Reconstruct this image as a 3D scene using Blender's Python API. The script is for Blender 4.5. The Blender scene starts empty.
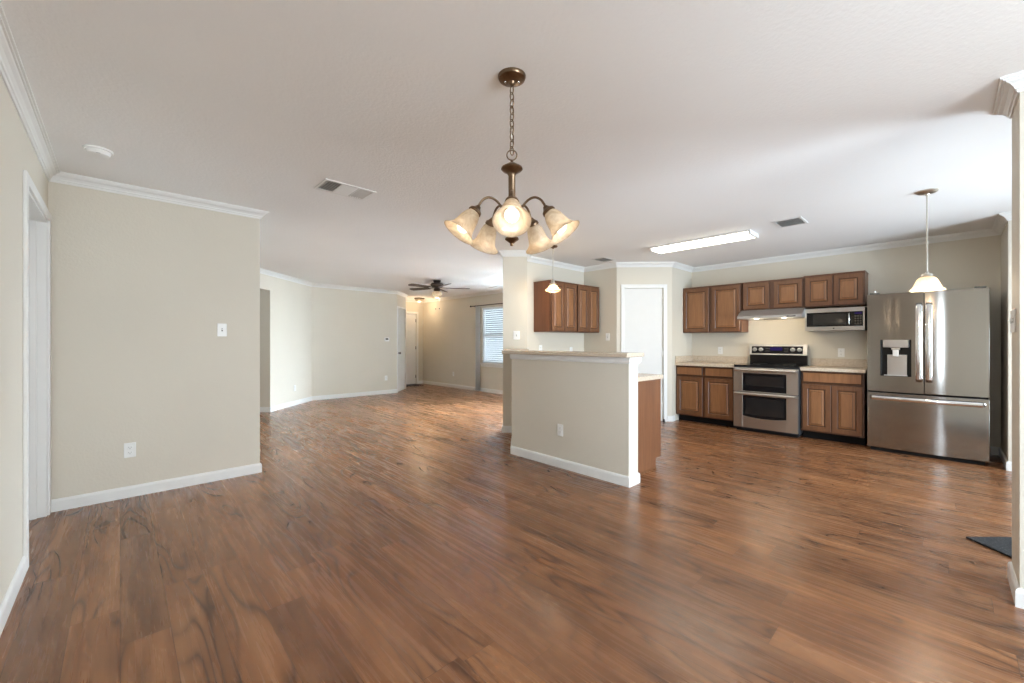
import bpy, math, random
from mathutils import Vector, Matrix
random.seed(7)
R = math.radians
SC = bpy.context.scene
COL = SC.collection
PI = math.pi

# ------------------------------------------------------------------ camera, world, exposure, daylight
cam = bpy.data.cameras.new('camera')
cam.sensor_width = 36.0
cam.lens = 411.5 / 1024 * 36
cam.shift_y = 0.5 / 1024
cam.clip_start = 0.02
camo = bpy.data.objects.new('camera', cam)
COL.objects.link(camo)
camo.location = (0, 0, 1.22)
camo.rotation_euler = (R(90), 0, R(-43.6))
SC.camera = camo

w = bpy.data.worlds.new('world'); SC.world = w; w.use_nodes = True
bg = w.node_tree.nodes['Background']
bg.inputs[0].default_value = (0.74, 0.87, 1.0, 1)
bg.inputs[1].default_value = 2.4
SC.view_settings.view_transform = 'Standard'
SC.view_settings.look = 'None'
SC.view_settings.gamma = 1
SC.view_settings.use_curve_mapping = False
SC.view_settings.exposure = 1.27

def area(name, loc, rot, sx, sy, power, color):
    l = bpy.data.lights.new(name, 'AREA'); l.shape = 'RECTANGLE'
    l.size = sx; l.size_y = sy; l.energy = power; l.color = color
    o = bpy.data.objects.new(name, l); COL.objects.link(o)
    o.location = loc; o.rotation_euler = rot
    return o
def plight(name, loc, e, col, r=.03, parent=None):
    l = bpy.data.lights.new(name, 'POINT'); l.energy = e; l.color = col; l.shadow_soft_size = r
    o = bpy.data.objects.new(name, l); COL.objects.link(o); o.location = loc
    if parent: o.parent = parent
    return o
DAY = (0.74, 0.87, 1.0)
DAYW = (0.90, 0.95, 1.0)
# area lamps standing in for daylight, added outside windows out of view
area('daylight_dining_side', (-0.60, -1.0, 1.25), (0, R(-90), 0), 1.6, 1.5, 34, DAY)
area('added_light_dining_back', (1.25, -3.22, 1.30), (R(90), 0, 0), 2.2, 1.5, 90, DAYW)  # back window and its lamp are unseen, added to light the room
area('daylight_nook_door', (4.6, -2.82, 1.05), (R(90), 0, 0), 1.8, 2.0, 105, DAY)
area('daylight_living_b', (6.75, 5.6, 1.4), (0, R(90), 0), 1.35, 1.5, 620, DAY)

# ------------------------------------------------------------------ node helpers / materials
def newmat(name):
    m = bpy.data.materials.new(name); m.use_nodes = True
    nt = m.node_tree
    return m, nt, nt.nodes['Principled BSDF']
def mth(nt, op, a, b=None, c=None):
    n = nt.nodes.new('ShaderNodeMath'); n.operation = op
    for i, v in enumerate((a, b, c)):
        if v is None: continue
        if isinstance(v, (int, float)): n.inputs[i].default_value = v
        else: nt.links.new(v, n.inputs[i])
    return n.outputs[0]
def ramp(nt, fac, stops):
    n = nt.nodes.new('ShaderNodeValToRGB'); nt.links.new(fac, n.inputs[0])
    e = n.color_ramp.elements
    e[0].position, e[0].color = stops[0][0], (*stops[0][1], 1)
    e[1].position, e[1].color = stops[-1][0], (*stops[-1][1], 1)
    for p, c in stops[1:-1]:
        x = e.new(p); x.color = (*c, 1)
    return n.outputs[0]
def mix(nt, fac, a, b, mode='MIX'):
    n = nt.nodes.new('ShaderNodeMix'); n.data_type = 'RGBA'; n.blend_type = mode
    for i, v in ((0, fac), (6, a), (7, b)):
        if isinstance(v, (int, float)): n.inputs[i].default_value = v
        elif isinstance(v, tuple): n.inputs[i].default_value = (*v, 1)
        else: nt.links.new(v, n.inputs[i])
    return n.outputs[2]
def noise(nt, vec, scale, detail=3, rough=0.5, dist=0.0):
    n = nt.nodes.new('ShaderNodeTexNoise')
    n.inputs['Scale'].default_value = scale; n.inputs['Detail'].default_value = detail
    n.inputs['Roughness'].default_value = rough; n.inputs['Distortion'].default_value = dist
    if vec is not None: nt.links.new(vec, n.inputs['Vector'])
    return n.outputs[0]
def coords(nt):
    return nt.nodes.new('ShaderNodeTexCoord').outputs['Object']
def mapping(nt, vec, scale, rot=(0, 0, 0)):
    n = nt.nodes.new('ShaderNodeMapping'); n.inputs['Scale'].default_value = scale
    n.inputs['Rotation'].default_value = rot
    nt.links.new(vec, n.inputs['Vector']); return n.outputs[0]
def bump(nt, bsdf, h, strength, dist=0.01):
    b = nt.nodes.new('ShaderNodeBump'); b.inputs['Strength'].default_value = strength
    b.inputs['Distance'].default_value = dist
    nt.links.new(h, b.inputs['Height']); nt.links.new(b.outputs[0], bsdf.inputs['Normal'])
def plain(name, col, rough=0.5, metal=0.0, var=0.04, scale=8.0, bmp=0.0, bscale=120.0, spec=None):
    m, nt, b = newmat(name)
    v = coords(nt)
    n = noise(nt, v, scale, 3)
    lo = tuple(max(0, c * (1 - var)) for c in col); hi = tuple(min(1, c * (1 + var)) for c in col)
    nt.links.new(ramp(nt, n, [(0.3, lo), (0.7, hi)]), b.inputs['Base Color'])
    b.inputs['Roughness'].default_value = rough; b.inputs['Metallic'].default_value = metal
    if spec is not None: b.inputs['Specular IOR Level'].default_value = spec
    if bmp: bump(nt, b, noise(nt, v, bscale, 2), bmp, 0.004)
    return m
M = {}
M['wall'] = plain('painted_wall', (0.67, 0.615, 0.515), 0.62, var=0.015, scale=1.5, bmp=0.35, bscale=70)
M['ceiling'] = plain('ceiling_texture', (0.90, 0.89, 0.87), 0.85, var=0.01, scale=1.5, bmp=0.4, bscale=60)
M['trim'] = plain('white_trim', (0.80, 0.79, 0.76), 0.35, var=0.01)
M['white'] = plain('white_plastic', (0.86, 0.85, 0.82), 0.35, var=0.01)
M['door'] = plain('white_door_paint', (0.78, 0.77, 0.74), 0.7, var=0.01, spec=0.2)
M['black'] = plain('black_enamel', (0.008, 0.008, 0.009), 0.12, var=0.1, spec=0.35)
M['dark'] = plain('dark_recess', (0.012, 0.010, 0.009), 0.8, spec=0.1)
M['ovenglass'] = plain('oven_window_glass', (0.02, 0.018, 0.017), 0.06, var=0.1)
M['bronze'] = plain('aged_bronze', (0.22, 0.15, 0.095), 0.32, 1.0, var=0.25, scale=30)
M['nickel'] = plain('brushed_nickel', (0.62, 0.58, 0.52), 0.3, 1.0, var=0.05)
M['fanmetal'] = plain('dark_bronze', (0.055, 0.042, 0.035), 0.35, 0.7, var=0.2)
M['blade'] = plain('walnut_blade', (0.085, 0.062, 0.05), 0.45, var=0.3, scale=12)
M['chrome'] = plain('polished_handle', (0.78, 0.78, 0.78), 0.12, 1.0, var=0.02)
M['knobm'] = plain('silver_knob', (0.75, 0.73, 0.7), 0.3, 0.9, var=0.03)
M['curtain'] = plain('white_curtain_cloth', (0.78, 0.77, 0.73), 0.9, var=0.03)
M['grey'] = plain('grey_metal_and_vent_shade', (0.10, 0.09, 0.075), 0.7)  # plain grey for small parts; also paints the shade behind vent louvres
M['fridgeside'] = plain('charcoal_side_panel', (0.045, 0.047, 0.052), 0.5)

# brushed stainless steel
def steel(name, col, rough):
    m, nt, b = newmat(name)
    v = coords(nt)
    n = noise(nt, mapping(nt, v, (2, 2, 220)), 3.0, 2)
    nt.links.new(ramp(nt, n, [(0.3, tuple(c * 0.94 for c in col)), (0.7, col)]), b.inputs['Base Color'])
    b.inputs['Metallic'].default_value = 1.0; b.inputs['Roughness'].default_value = rough
    b.inputs['Anisotropic'].default_value = 0.8; b.inputs['Anisotropic Rotation'].default_value = 0.25
    t = nt.nodes.new('ShaderNodeTangent'); t.direction_type = 'RADIAL'; t.axis = 'Z'
    nt.links.new(t.outputs[0], b.inputs['Tangent'])
    return m
M['steel'] = steel('brushed_stainless_steel', (0.33, 0.30, 0.27), 0.12)
M['hoodpaint'] = plain('satin_steel_hood', (0.42, 0.40, 0.38), 0.42, 0.6, var=0.03)
M['steel_light'] = steel('pale_stainless_steel', (0.60, 0.58, 0.55), 0.32)

# cabinet wood (grain along local Z) and its glazed groove
def wood(name, lo, hi, rough=0.38, sc=(16, 16, 1.6)):
    m, nt, b = newmat(name)
    v = coords(nt)
    oi = nt.nodes.new('ShaderNodeObjectInfo')
    add = nt.nodes.new('ShaderNodeVectorMath'); add.operation = 'ADD'
    cm = nt.nodes.new('ShaderNodeCombineXYZ')
    nt.links.new(mth(nt, 'MULTIPLY', oi.outputs['Random'], 20), cm.inputs[0])
    nt.links.new(mth(nt, 'MULTIPLY', oi.outputs['Random'], 13), cm.inputs[2])
    nt.links.new(v, add.inputs[0]); nt.links.new(cm.outputs[0], add.inputs[1])
    v = add.outputs[0]
    a = noise(nt, mapping(nt, v, sc), 1.6, 4, 0.6, 0.8)
    f = noise(nt, mapping(nt, v, (sc[0] * 5, sc[1] * 5, sc[2] * 2)), 2.0, 3)
    k = mth(nt, 'ADD', mth(nt, 'MULTIPLY', a, 0.7), mth(nt, 'MULTIPLY', f, 0.3))
    nt.links.new(ramp(nt, k, [(0.32, lo), (0.66, hi)]), b.inputs['Base Color'])
    b.inputs['Roughness'].default_value = rough
    return m
M['cab'] = wood('glazed_maple', (0.195, 0.082, 0.031), (0.30, 0.135, 0.054))
M['cabframe'] = wood('glazed_maple_frame', (0.115, 0.046, 0.018), (0.19, 0.079, 0.032))
M['cabdark'] = wood('dark_face_frame_wood', (0.075, 0.029, 0.012), (0.12, 0.048, 0.020))  # darker wood tone for the frames around and between the doors
M['glaze'] = plain('dark_glaze_line', (0.065, 0.026, 0.011), 0.4, var=0.2)
M['cabside'] = wood('stained_side_panel', (0.115, 0.040, 0.016), (0.19, 0.070, 0.028), sc=(9, 9, 0.8))
M['oak'] = wood('oak_end_panel', (0.135, 0.050, 0.020), (0.215, 0.090, 0.040), sc=(12, 12, 1.1))

def laminate():
    m, nt, b = newmat('speckled_laminate')
    v = coords(nt)
    n = noise(nt, v, 90, 5, 0.7); n2 = noise(nt, v, 12, 3)
    c = ramp(nt, n, [(0.35, (0.44, 0.34, 0.24)), (0.5, (0.64, 0.53, 0.41)), (0.65, (0.74, 0.65, 0.53))])
    c = mix(nt, mth(nt, 'MULTIPLY', n2, 0.35), c, (0.58, 0.46, 0.33))
    nt.links.new(c, b.inputs['Base Color']); b.inputs['Roughness'].default_value = 0.22
    return m
M['laminate'] = laminate()

def floor_mat():
    m, nt, b = newmat('walnut_plank_laminate')
    v = coords(nt)
    s = nt.nodes.new('ShaderNodeSeparateXYZ'); nt.links.new(v, s.inputs[0])
    X, Y = s.outputs[0], s.outputs[1]
    W, L = 0.158, 1.22
    u = mth(nt, 'DIVIDE', X, W); row = mth(nt, 'FLOOR', u); fu = mth(nt, 'FRACT', u)
    wn = nt.nodes.new('ShaderNodeTexWhiteNoise'); wn.noise_dimensions = '1D'
    nt.links.new(row, wn.inputs['W'])
    q = mth(nt, 'ADD', mth(nt, 'DIVIDE', Y, L), mth(nt, 'MULTIPLY', wn.outputs[0], 5.37))
    colm = mth(nt, 'FLOOR', q); fq = mth(nt, 'FRACT', q)
    cb = nt.nodes.new('ShaderNodeCombineXYZ')
    nt.links.new(row, cb.inputs[0]); nt.links.new(colm, cb.inputs[1])
    w2 = nt.nodes.new('ShaderNodeTexWhiteNoise'); w2.noise_dimensions = '2D'
    nt.links.new(cb.outputs[0], w2.inputs['Vector'])
    rnd = w2.outputs[0]
    # plank local coordinates
    pc = nt.nodes.new('ShaderNodeCombineXYZ')
    nt.links.new(mth(nt, 'ADD', X, mth(nt, 'MULTIPLY', rnd, 31.0)), pc.inputs[0])
    nt.links.new(mth(nt, 'ADD', Y, mth(nt, 'MULTIPLY', rnd, 17.0)), pc.inputs[1])
    nt.links.new(mth(nt, 'MULTIPLY', rnd, 9.0), pc.inputs[2])
    pv = pc.outputs[0]
    big = noise(nt, mapping(nt, pv, (4.6, 0.85, 1)), 1.0, 1, 0.35, 0.35)
    rings = mth(nt, 'ABSOLUTE', mth(nt, 'SINE', mth(nt, 'MULTIPLY', big, 40.0)))
    line = mth(nt, 'POWER', mth(nt, 'SUBTRACT', 1.0, rings), 2.0)
    broad = noise(nt, mapping(nt, pv, (9, 1.0, 1)), 1.0, 3, 0.5, 0.6)
    patch = noise(nt, mapping(nt, pv, (4.5, 0.9, 1)), 1.0, 1)
    gate = mth(nt, 'MULTIPLY', line, mth(nt, 'MINIMUM', mth(nt, 'MAXIMUM', mth(nt, 'MULTIPLY', mth(nt, 'SUBTRACT', patch, 0.42), 7.0), 0.22), 1.0))
    fine = noise(nt, mapping(nt, pv, (45, 2.0, 1)), 1.0, 3, 0.55)
    base = ramp(nt, broad, [(0.25, (0.195, 0.082, 0.036)), (0.5, (0.265, 0.118, 0.052)), (0.75, (0.36, 0.175, 0.082))])
    tint = ramp(nt, rnd, [(0.0, (0.78, 0.78, 0.79)), (0.35, (0.92, 0.91, 0.90)), (0.7, (1.02, 1.0, 1.0)), (1.0, (1.15, 1.13, 1.08))])
    c = mix(nt, 1.0, base, tint, 'MULTIPLY')
    c = mix(nt, mth(nt, 'MULTIPLY', mth(nt, 'MINIMUM', gate, 1.0), 0.78), c, (0.045, 0.018, 0.010))
    fm = ramp(nt, fine, [(0.3, (0.90, 0.89, 0.88)), (0.7, (1.09, 1.08, 1.07))])
    c = mix(nt, 1.0, c, fm, 'MULTIPLY')
    e1 = mth(nt, 'LESS_THAN', mth(nt, 'MULTIPLY', mth(nt, 'MINIMUM', fu, mth(nt, 'SUBTRACT', 1.0, fu)), W), 0.0012)
    e2 = mth(nt, 'LESS_THAN', mth(nt, 'MULTIPLY', mth(nt, 'MINIMUM', fq, mth(nt, 'SUBTRACT', 1.0, fq)), L), 0.0012)
    seam = mth(nt, 'MAXIMUM', e1, e2)
    c = mix(nt, mth(nt, 'MULTIPLY', seam, 0.6), c, (0.03, 0.013, 0.008))
    nt.links.new(c, b.inputs['Base Color'])
    rip = noise(nt, mapping(nt, pv, (26, 3, 1)), 1.0, 3, 0.6)
    nt.links.new(mth(nt, 'ADD', 0.20, mth(nt, 'MULTIPLY', fine, 0.14)), b.inputs['Roughness'])
    b.inputs['Specular IOR Level'].default_value = 0.5
    h = mth(nt, 'SUBTRACT', mth(nt, 'ADD', mth(nt, 'MULTIPLY', rip, 0.8), mth(nt, 'MULTIPLY', fine, 0.12)), mth(nt, 'MULTIPLY', seam, 0.5))
    bump(nt, b, h, 0.14, 0.004)
    return m
M['floor'] = floor_mat()

def mat_mat():
    m, nt, b = newmat('charcoal_mat_pile')
    v = coords(nt); n = noise(nt, v, 75, 3, 0.8)
    nt.links.new(ramp(nt, n, [(0.35, (0.006, 0.006, 0.007)), (0.56, (0.02, 0.02, 0.022)), (0.70, (0.16, 0.16, 0.16))]), b.inputs['Base Color'])
    b.inputs['Roughness'].default_value = 0.95
    bump(nt, b, n, 0.8, 0.004)
    return m
M['mat'] = mat_mat()

def emit(name, col, s):
    m = bpy.data.materials.new(name); m.use_nodes = True; nt = m.node_tree
    nt.nodes.clear()
    e = nt.nodes.new('ShaderNodeEmission'); o = nt.nodes.new('ShaderNodeOutputMaterial')
    e.inputs[0].default_value = (*col, 1); e.inputs[1].default_value = s
    nt.links.new(e.outputs[0], o.inputs[0]); return m
M['bulb'] = emit('lit_bulb', (1.0, 0.93, 0.82), 1.8)
M['tube'] = emit('lit_diffuser', (1.0, 0.92, 0.76), 5.0)
M['display'] = emit('blue_display', (0.09, 0.06, 0.30), 0.12)
M['fanbulb'] = emit('lit_fan_bulb', (1.0, 0.80, 0.45), 0.9)

def shade_mat(name, ca, cb, clear=0.10, tr=0.55):
    m = bpy.data.materials.new(name); m.use_nodes = True; nt = m.node_tree; nt.nodes.clear()
    o = nt.nodes.new('ShaderNodeOutputMaterial')
    d = nt.nodes.new('ShaderNodeBsdfDiffuse'); t = nt.nodes.new('ShaderNodeBsdfTranslucent'); g = nt.nodes.new('ShaderNodeBsdfGlossy')
    tp = nt.nodes.new('ShaderNodeBsdfTransparent')
    g.inputs['Roughness'].default_value = 0.15
    v = coords(nt); c = ramp(nt, noise(nt, v, 22, 4, 0.6, 1.5), [(0.35, ca), (0.65, cb)])
    for n in (d, t): nt.links.new(c, n.inputs[0])
    a = nt.nodes.new('ShaderNodeMixShader'); a.inputs[0].default_value = tr
    nt.links.new(d.outputs[0], a.inputs[1]); nt.links.new(t.outputs[0], a.inputs[2])
    b = nt.nodes.new('ShaderNodeMixShader'); b.inputs[0].default_value = 0.06
    nt.links.new(a.outputs[0], b.inputs[1]); nt.links.new(g.outputs[0], b.inputs[2])
    k = nt.nodes.new('ShaderNodeMixShader'); k.inputs[0].default_value = clear
    nt.links.new(b.outputs[0], k.inputs[1]); nt.links.new(tp.outputs[0], k.inputs[2])
    nt.links.new(k.outputs[0], o.inputs[0]); return m
M['blind'] = shade_mat('translucent_white_slat', (0.86, 0.87, 0.87), (0.88, 0.89, 0.89), 0.0, 0.7)
M['shade'] = shade_mat('alabaster_glass', (0.60, 0.50, 0.38), (0.76, 0.68, 0.56))

def pane_mat(name, tint):
    m = bpy.data.materials.new(name); m.use_nodes = True; nt = m.node_tree; nt.nodes.clear()
    o = nt.nodes.new('ShaderNodeOutputMaterial'); tp = nt.nodes.new('ShaderNodeBsdfTransparent'); g = nt.nodes.new('ShaderNodeBsdfGlossy')
    g.inputs['Roughness'].default_value = 0.02; tp.inputs[0].default_value = (*tint, 1)
    fr = nt.nodes.new('ShaderNodeFresnel'); fr.inputs[0].default_value = 1.45
    k = nt.nodes.new('ShaderNodeMixShader')
    nt.links.new(fr.outputs[0], k.inputs[0]); nt.links.new(tp.outputs[0], k.inputs[1]); nt.links.new(g.outputs[0], k.inputs[2])
    nt.links.new(k.outputs[0], o.inputs[0]); return m
M['pane'] = pane_mat('window_glass', (0.97, 0.99, 1.0))
M['pglass'] = shade_mat('ribbed_amber_clear_glass', (0.70, 0.55, 0.33), (0.85, 0.75, 0.55), 0.45, 0.6)

# ------------------------------------------------------------------ mesh builder
class MB:
    def __init__(s): s.v = []; s.f = []; s.m = []
    def add(s, verts, faces, mi=0):
        k = len(s.v); s.v += [tuple(p) for p in verts]
        for f in faces: s.f.append([i + k for i in f]); s.m.append(mi)
        return s
    def box(s, x0, x1, y0, y1, z0, z1, mi=0):
        v = [(x0, y0, z0), (x1, y0, z0), (x1, y1, z0), (x0, y1, z0), (x0, y0, z1), (x1, y0, z1), (x1, y1, z1), (x0, y1, z1)]
        return s.add(v, [(0, 3, 2, 1), (4, 5, 6, 7), (0, 1, 5, 4), (1, 2, 6, 5), (2, 3, 7, 6), (3, 0, 4, 7)], mi)
    def prism(s, poly, z0, z1, mi=0):
        a = sum(poly[i][0] * poly[(i + 1) % len(poly)][1] - poly[(i + 1) % len(poly)][0] * poly[i][1] for i in range(len(poly)))
        if a < 0: poly = poly[::-1]
        n = len(poly)
        v = [(x, y, z0) for x, y in poly] + [(x, y, z1) for x, y in poly]
        f = [tuple(range(n))[::-1], tuple(range(n, 2 * n))] + [(i, (i + 1) % n, (i + 1) % n + n, i + n) for i in range(n)]
        return s.add(v, f, mi)
    def lathe(s, prof, seg=32, mi=0, mat=None, caps=True):
        v = []; f = []
        for r, z in prof:
            for k in range(seg):
                a = 2 * PI * k / seg; v.append(Vector((r * math.cos(a), r * math.sin(a), z)))
        for i in range(len(prof) - 1):
            for k in range(seg):
                a = i * seg + k; b = i * seg + (k + 1) % seg
                f.append((a, b, b + seg, a + seg))
        if caps:
            f.append(tuple(range(seg))[::-1]); f.append(tuple(range((len(prof) - 1) * seg, len(prof) * seg)))
        if mat is not None: v = [mat @ p for p in v]
        return s.add(v, f, mi)
    def tube(s, pts, r, seg=12, mi=0, closed=False, sx=1.0, up=None):
        pts = [Vector(p) for p in pts]; n = len(pts); v = []; f = []
        pu = None
        for i, p in enumerate(pts):
            if closed: t = (pts[(i + 1) % n] - pts[i - 1]).normalized()
            else: t = (pts[min(i + 1, n - 1)] - pts[max(i - 1, 0)]).normalized()
            if up is not None: u = Vector(up)
            elif pu is None: u = Vector((0, 0, 1)) if abs(t.z) < 0.9 else Vector((1, 0, 0))
            else: u = pu
            a = u - t * u.dot(t); a.normalize(); pu = a; b = t.cross(a)
            rr = r[i] if isinstance(r, (list, tuple)) else r
            for k in range(seg):
                q = 2 * PI * k / seg; v.append(p + a * (rr * math.cos(q)) + b * (rr * sx * math.sin(q)))
        for i in range(n if closed else n - 1):
            for k in range(seg):
                j = (i + 1) % n
                f.append((i * seg + k, i * seg + (k + 1) % seg, j * seg + (k + 1) % seg, j * seg + k))
        if not closed:
            f.append(tuple(range(seg))[::-1]); f.append(tuple(range((n - 1) * seg, n * seg)))
        return s.add(v, f, mi)
    def sphere(s, c, r, seg=20, rings=12, mi=0, sz=1.0):
        prof = [(max(1e-4, r * math.sin(PI * i / rings)), -r * sz * math.cos(PI * i / rings)) for i in range(rings + 1)]
        return s.lathe(prof, seg, mi, Matrix.Translation(c))
    def build(s, name, mats, parent=None, smooth=False, bevel=0.0, bseg=2, angle=35):
        me = bpy.data.meshes.new(name); me.from_pydata(s.v, [], s.f)
        if not isinstance(mats, (list, tuple)): mats = [mats]
        for m in mats: me.materials.append(M[m] if isinstance(m, str) else m)
        for p, mi in zip(me.polygons, s.m): p.material_index = mi; p.use_smooth = smooth
        me.update()
        if smooth: me.set_sharp_from_angle(angle=R(angle))
        o = bpy.data.objects.new(name, me); COL.objects.link(o)
        if parent is not None: o.parent = parent
        if bevel:
            b = o.modifiers.new('bevel', 'BEVEL'); b.width = bevel; b.segments = bseg; b.limit_method = 'ANGLE'; b.angle_limit = R(40)
        return o
def bx(x0, x1, y0, y1, z0, z1): return MB().box(x0, x1, y0, y1, z0, z1)
def thing(name, label, cat, loc=(0, 0, 0), rz=0.0, group=None):
    o = bpy.data.objects.new(name, None); COL.objects.link(o); o.empty_display_size = 0.1
    o.location = loc; o.rotation_euler = (0, 0, rz); tag(o, label, cat, group); return o
def tag(o, label, cat, group=None):
    o['label'] = label; o['category'] = cat
    if group: o['group'] = group
    return o
def struct(o): o['kind'] = 'structure'; return o
def sweep(path, prof, closed=False):
    """profile (offset to the left of the path, z) swept along a 2D path with mitred corners"""
    n = len(path); mb = MB(); P = [Vector(p) for p in path]; k = len(prof); v = []
    for i in range(n):
        a = (P[i] - P[i - 1]).normalized() if (closed or i > 0) else None
        b = (P[(i + 1) % n] - P[i]).normalized() if (closed or i < n - 1) else None
        if a is None: a = b
        if b is None: b = a
        na = Vector((-a.y, a.x)); nb = Vector((-b.y, b.x)); m = (na + nb)
        m = m / max(0.25, (1 + na.dot(nb)))
        for o, z in prof: v.append((P[i].x + m.x * o, P[i].y + m.y * o, z))
    f = []
    for i in range(n if closed else n - 1):
        j = (i + 1) % n
        for t in range(k): f.append((i * k + t, j * k + t, j * k + (t + 1) % k, i * k + (t + 1) % k))
    if not closed: f += [tuple(range(k)), tuple(range((n - 1) * k, n * k))[::-1]]
    return mb.add(v, f)

# ------------------------------------------------------------------ room shell
H = 2.44
XL = -0.373; YF = 4.42; XP = 3.0; XK = 6.85; XW = 6.47
A_ = (3.738, 4.102); B_ = (3.967, 3.873)
def wallobj(name, boxes=(), prisms=(), mat='wall'):
    mb = MB()
    for b in boxes: mb.box(*b)
    for p, z0, z1 in prisms: mb.prism(p, z0, z1)
    return struct(mb.build(name, mat))
struct(bx(-2.5, 7.3, -3.6, 11.2, -0.12, 0.0).build('floor', 'floor'))
struct(bx(-2.5, 7.3, -3.6, 11.2, H, H + 0.12).build('ceiling', 'ceiling'))
T = 0.12
wallobj('wall_left', [(XL - T, XL, -3.12, -1.75, 0, H), (XL - T, XL, -1.75, -0.25, 0, 0.45), (XL - T, XL, -1.75, -0.25, 2.05, H),
                      (XL - T, XL, -0.25, 3.42, 0, H), (XL - T, XL, 3.42, 4.345, 2.07, H), (XL - T, XL, 4.345, 4.42, 0, H)])
wallobj('wall_back', [(XL, 0.3, -3.12, -3.0, 0, H), (0.3, 2.3, -3.12, -3.0, 0, 0.6), (0.3, 2.3, -3.12, -3.0, 2.05, H), (2.3, 3.0, -3.12, -3.0, 0, H)])
wallobj('wall_right', [(XP, 3.32, -3.12, -0.24, 0, H)])
wallobj('wall_nook', [(3.32, 3.7, -2.72, -2.6, 0, H), (3.7, 5.5, -2.72, -2.6, 2.05, H), (5.5, 6.1, -2.72, -2.6, 0, H)])
wallobj('wall_nook_side', [(6.1, 6.22, -2.72, -0.54, 0, H), (6.1, XK, -0.54, -0.42, 0, H)])
wallobj('wall_kitchen', [(XK, XK + T, -0.54, 3.01, 0, H)])
# pantry, with its door opening in the diagonal face
PA = Vector((5.54, 3.478)); PB = Vector((6.136, 2.882)); pd = (PB - PA).normalized(); pn = Vector((pd.y, -pd.x)) * -1.0
def ps(s, off=0.0): p = PA + pd * s + pn * off; return (p.x, p.y)
PL = (PB - PA).length
wallobj('wall_pantry', [(5.54, 5.66, 3.53, 4.10, 0, H), (6.19, XK, 2.882, 3.002, 0, H)],
        [([ps(0), ps(0.118), ps(0.118, T), (5.66, 3.53), (5.54, 3.53)], 0, H), ([ps(0.118), ps(0.712), ps(0.712, T), ps(0.118, T)], 2.05, H),
         ([ps(0.712), ps(PL), (6.19, 2.882), (6.19, 3.002), ps(0.712, T)], 0, H)])
wallobj('wall_kitchen_back', [(5.66, XW, 4.10, 4.22, 0, H)],
        [([A_, B_, (4.194, 4.10), (5.66, 4.10), (5.66, 4.22), (3.856, 4.22)], 0, H)])
W1 = (6.90, 7.87); W2 = (4.85, 6.35); WZ = (0.70, 2.06)
wallobj('wall_living_right', [(XW, XW + T, 4.10, W2[0], 0, H), (XW, XW + T, W2[0], W2[1], 0, WZ[0]), (XW, XW + T, W2[0], W2[1], WZ[1], H),
                              (XW, XW + T, W2[1], W1[0], 0, H), (XW, XW + T, W1[0], W1[1], 0, WZ[0]), (XW, XW + T, W1[0], W1[1], WZ[1], H),
                              (XW, XW + T, W1[1], 10.72, 0, H)])
wallobj('wall_entry', [(5.18, 5.39, 10.6, 10.72, 0, H), (5.39, 6.25, 10.6, 10.72, 2.035, H), (6.25, XW, 10.6, 10.72, 0, H), (5.18, 5.30, 9.70, 10.6, 0, H)])
CA = Vector((4.828, 9.087)); CB = Vector((5.355, 9.614)); cd = (CB - CA).normalized(); cn = Vector((-cd.y, cd.x))
def cs(s, off=0.0): p = CA + cd * s + cn * off; return (p.x, p.y)
CL = (CB - CA).length
wallobj('wall_far', [(2.887, 4.778, 9.087, 9.207, 0, H)],
        [([(4.778, 9.087), cs(0), cs(0.04), cs(0.04, T), (4.778, 9.207)], 0, H), ([cs(0.04), cs(0.705), cs(0.705, T), cs(0.04, T)], 2.05, H),
         ([cs(0.705), cs(CL), (5.30, 9.70), (5.18, 9.70), cs(0.705, T)], 0, H)])
hd = Vector((0.7071, 0.7071)); hn = Vector((-0.7071, 0.7071)); HC = Vector((1.892, 8.092))
def hp(s, off=0.0, o=HC): p = o + hd * s + hn * off; return (p.x, p.y)
hs = -(1.892 - 0.82) / 0.7071
wallobj('wall_hall', [], [([hp(0), (2.887, 9.087), (2.887, 9.207), (2.80, 9.207), hp(0.12, 0.12), hp(0.12, 2.2), hp(0, 2.2)], 0, H),
                          ([hp(hs), hp(0), hp(0, T), hp(hs, T)], 2.12, H),
                          ([hp(hs, T), hp(hs - 0.12, T), hp(hs - 0.12, 2.2), hp(hs, 2.2)], 0, H), ([hp(hs - 0.12, 2.2), hp(0.12, 2.2), hp(0.12, 2.32), hp(hs - 0.12, 2.32)], 0, H)])
wallobj('wall_living_left', [(0.70, 0.82, 4.55, 7.02, 0, H)])
wallobj('wall_dining', [(XL - T, 0.948, YF, YF + 0.13, 0, H)])
# half wall of the breakfast bar
HWP = [(3.10, 1.83), (3.25, 1.83), (3.25, 3.198), (3.946, 3.894), (3.84, 4.0), (3.10, 3.26)]
wallobj('wall_bar', [], [(HWP, 0, 1.09)])

# crown moulding: one run around the whole ceiling
prof = [(0, H - .070), (.007, H - .070), (.010, H - .062), (.010, H - .057), (.016, H - .054), (.019, H - .044), (.029, H - .031), (.042, H - .022), (.045, H - .016), (.052, H - .016), (.054, H - .010), (.062, H - .010), (.063, H), (0, H)]
loop = [(XP, -3.0), (XP, -0.24), (3.32, -0.24), (3.32, -2.6), (6.1, -2.6), (6.1, -0.42), (XK, -0.42), (XK, 2.882), (6.136, 2.882), (5.54, 3.478), (5.54, 4.10),
        (4.194, 4.10), B_, A_, (3.856, 4.22), (XW, 4.22), (XW, 10.6), (5.30, 10.6), (5.30, 9.67), (5.355, 9.614), (4.828, 9.087), (2.887, 9.087),
        (0.82, 7.02), (0.82, 4.55), (0.948, 4.55), (0.948, 4.42), (XL, 4.42), (XL, -3.0)]
struct(sweep(loop, prof, True).build('trim_1', 'trim', smooth=False))
bp = [(0, 0), (.014, 0), (.014, .070), (.010, .082), (.004, .088), (0, .088)]
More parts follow.
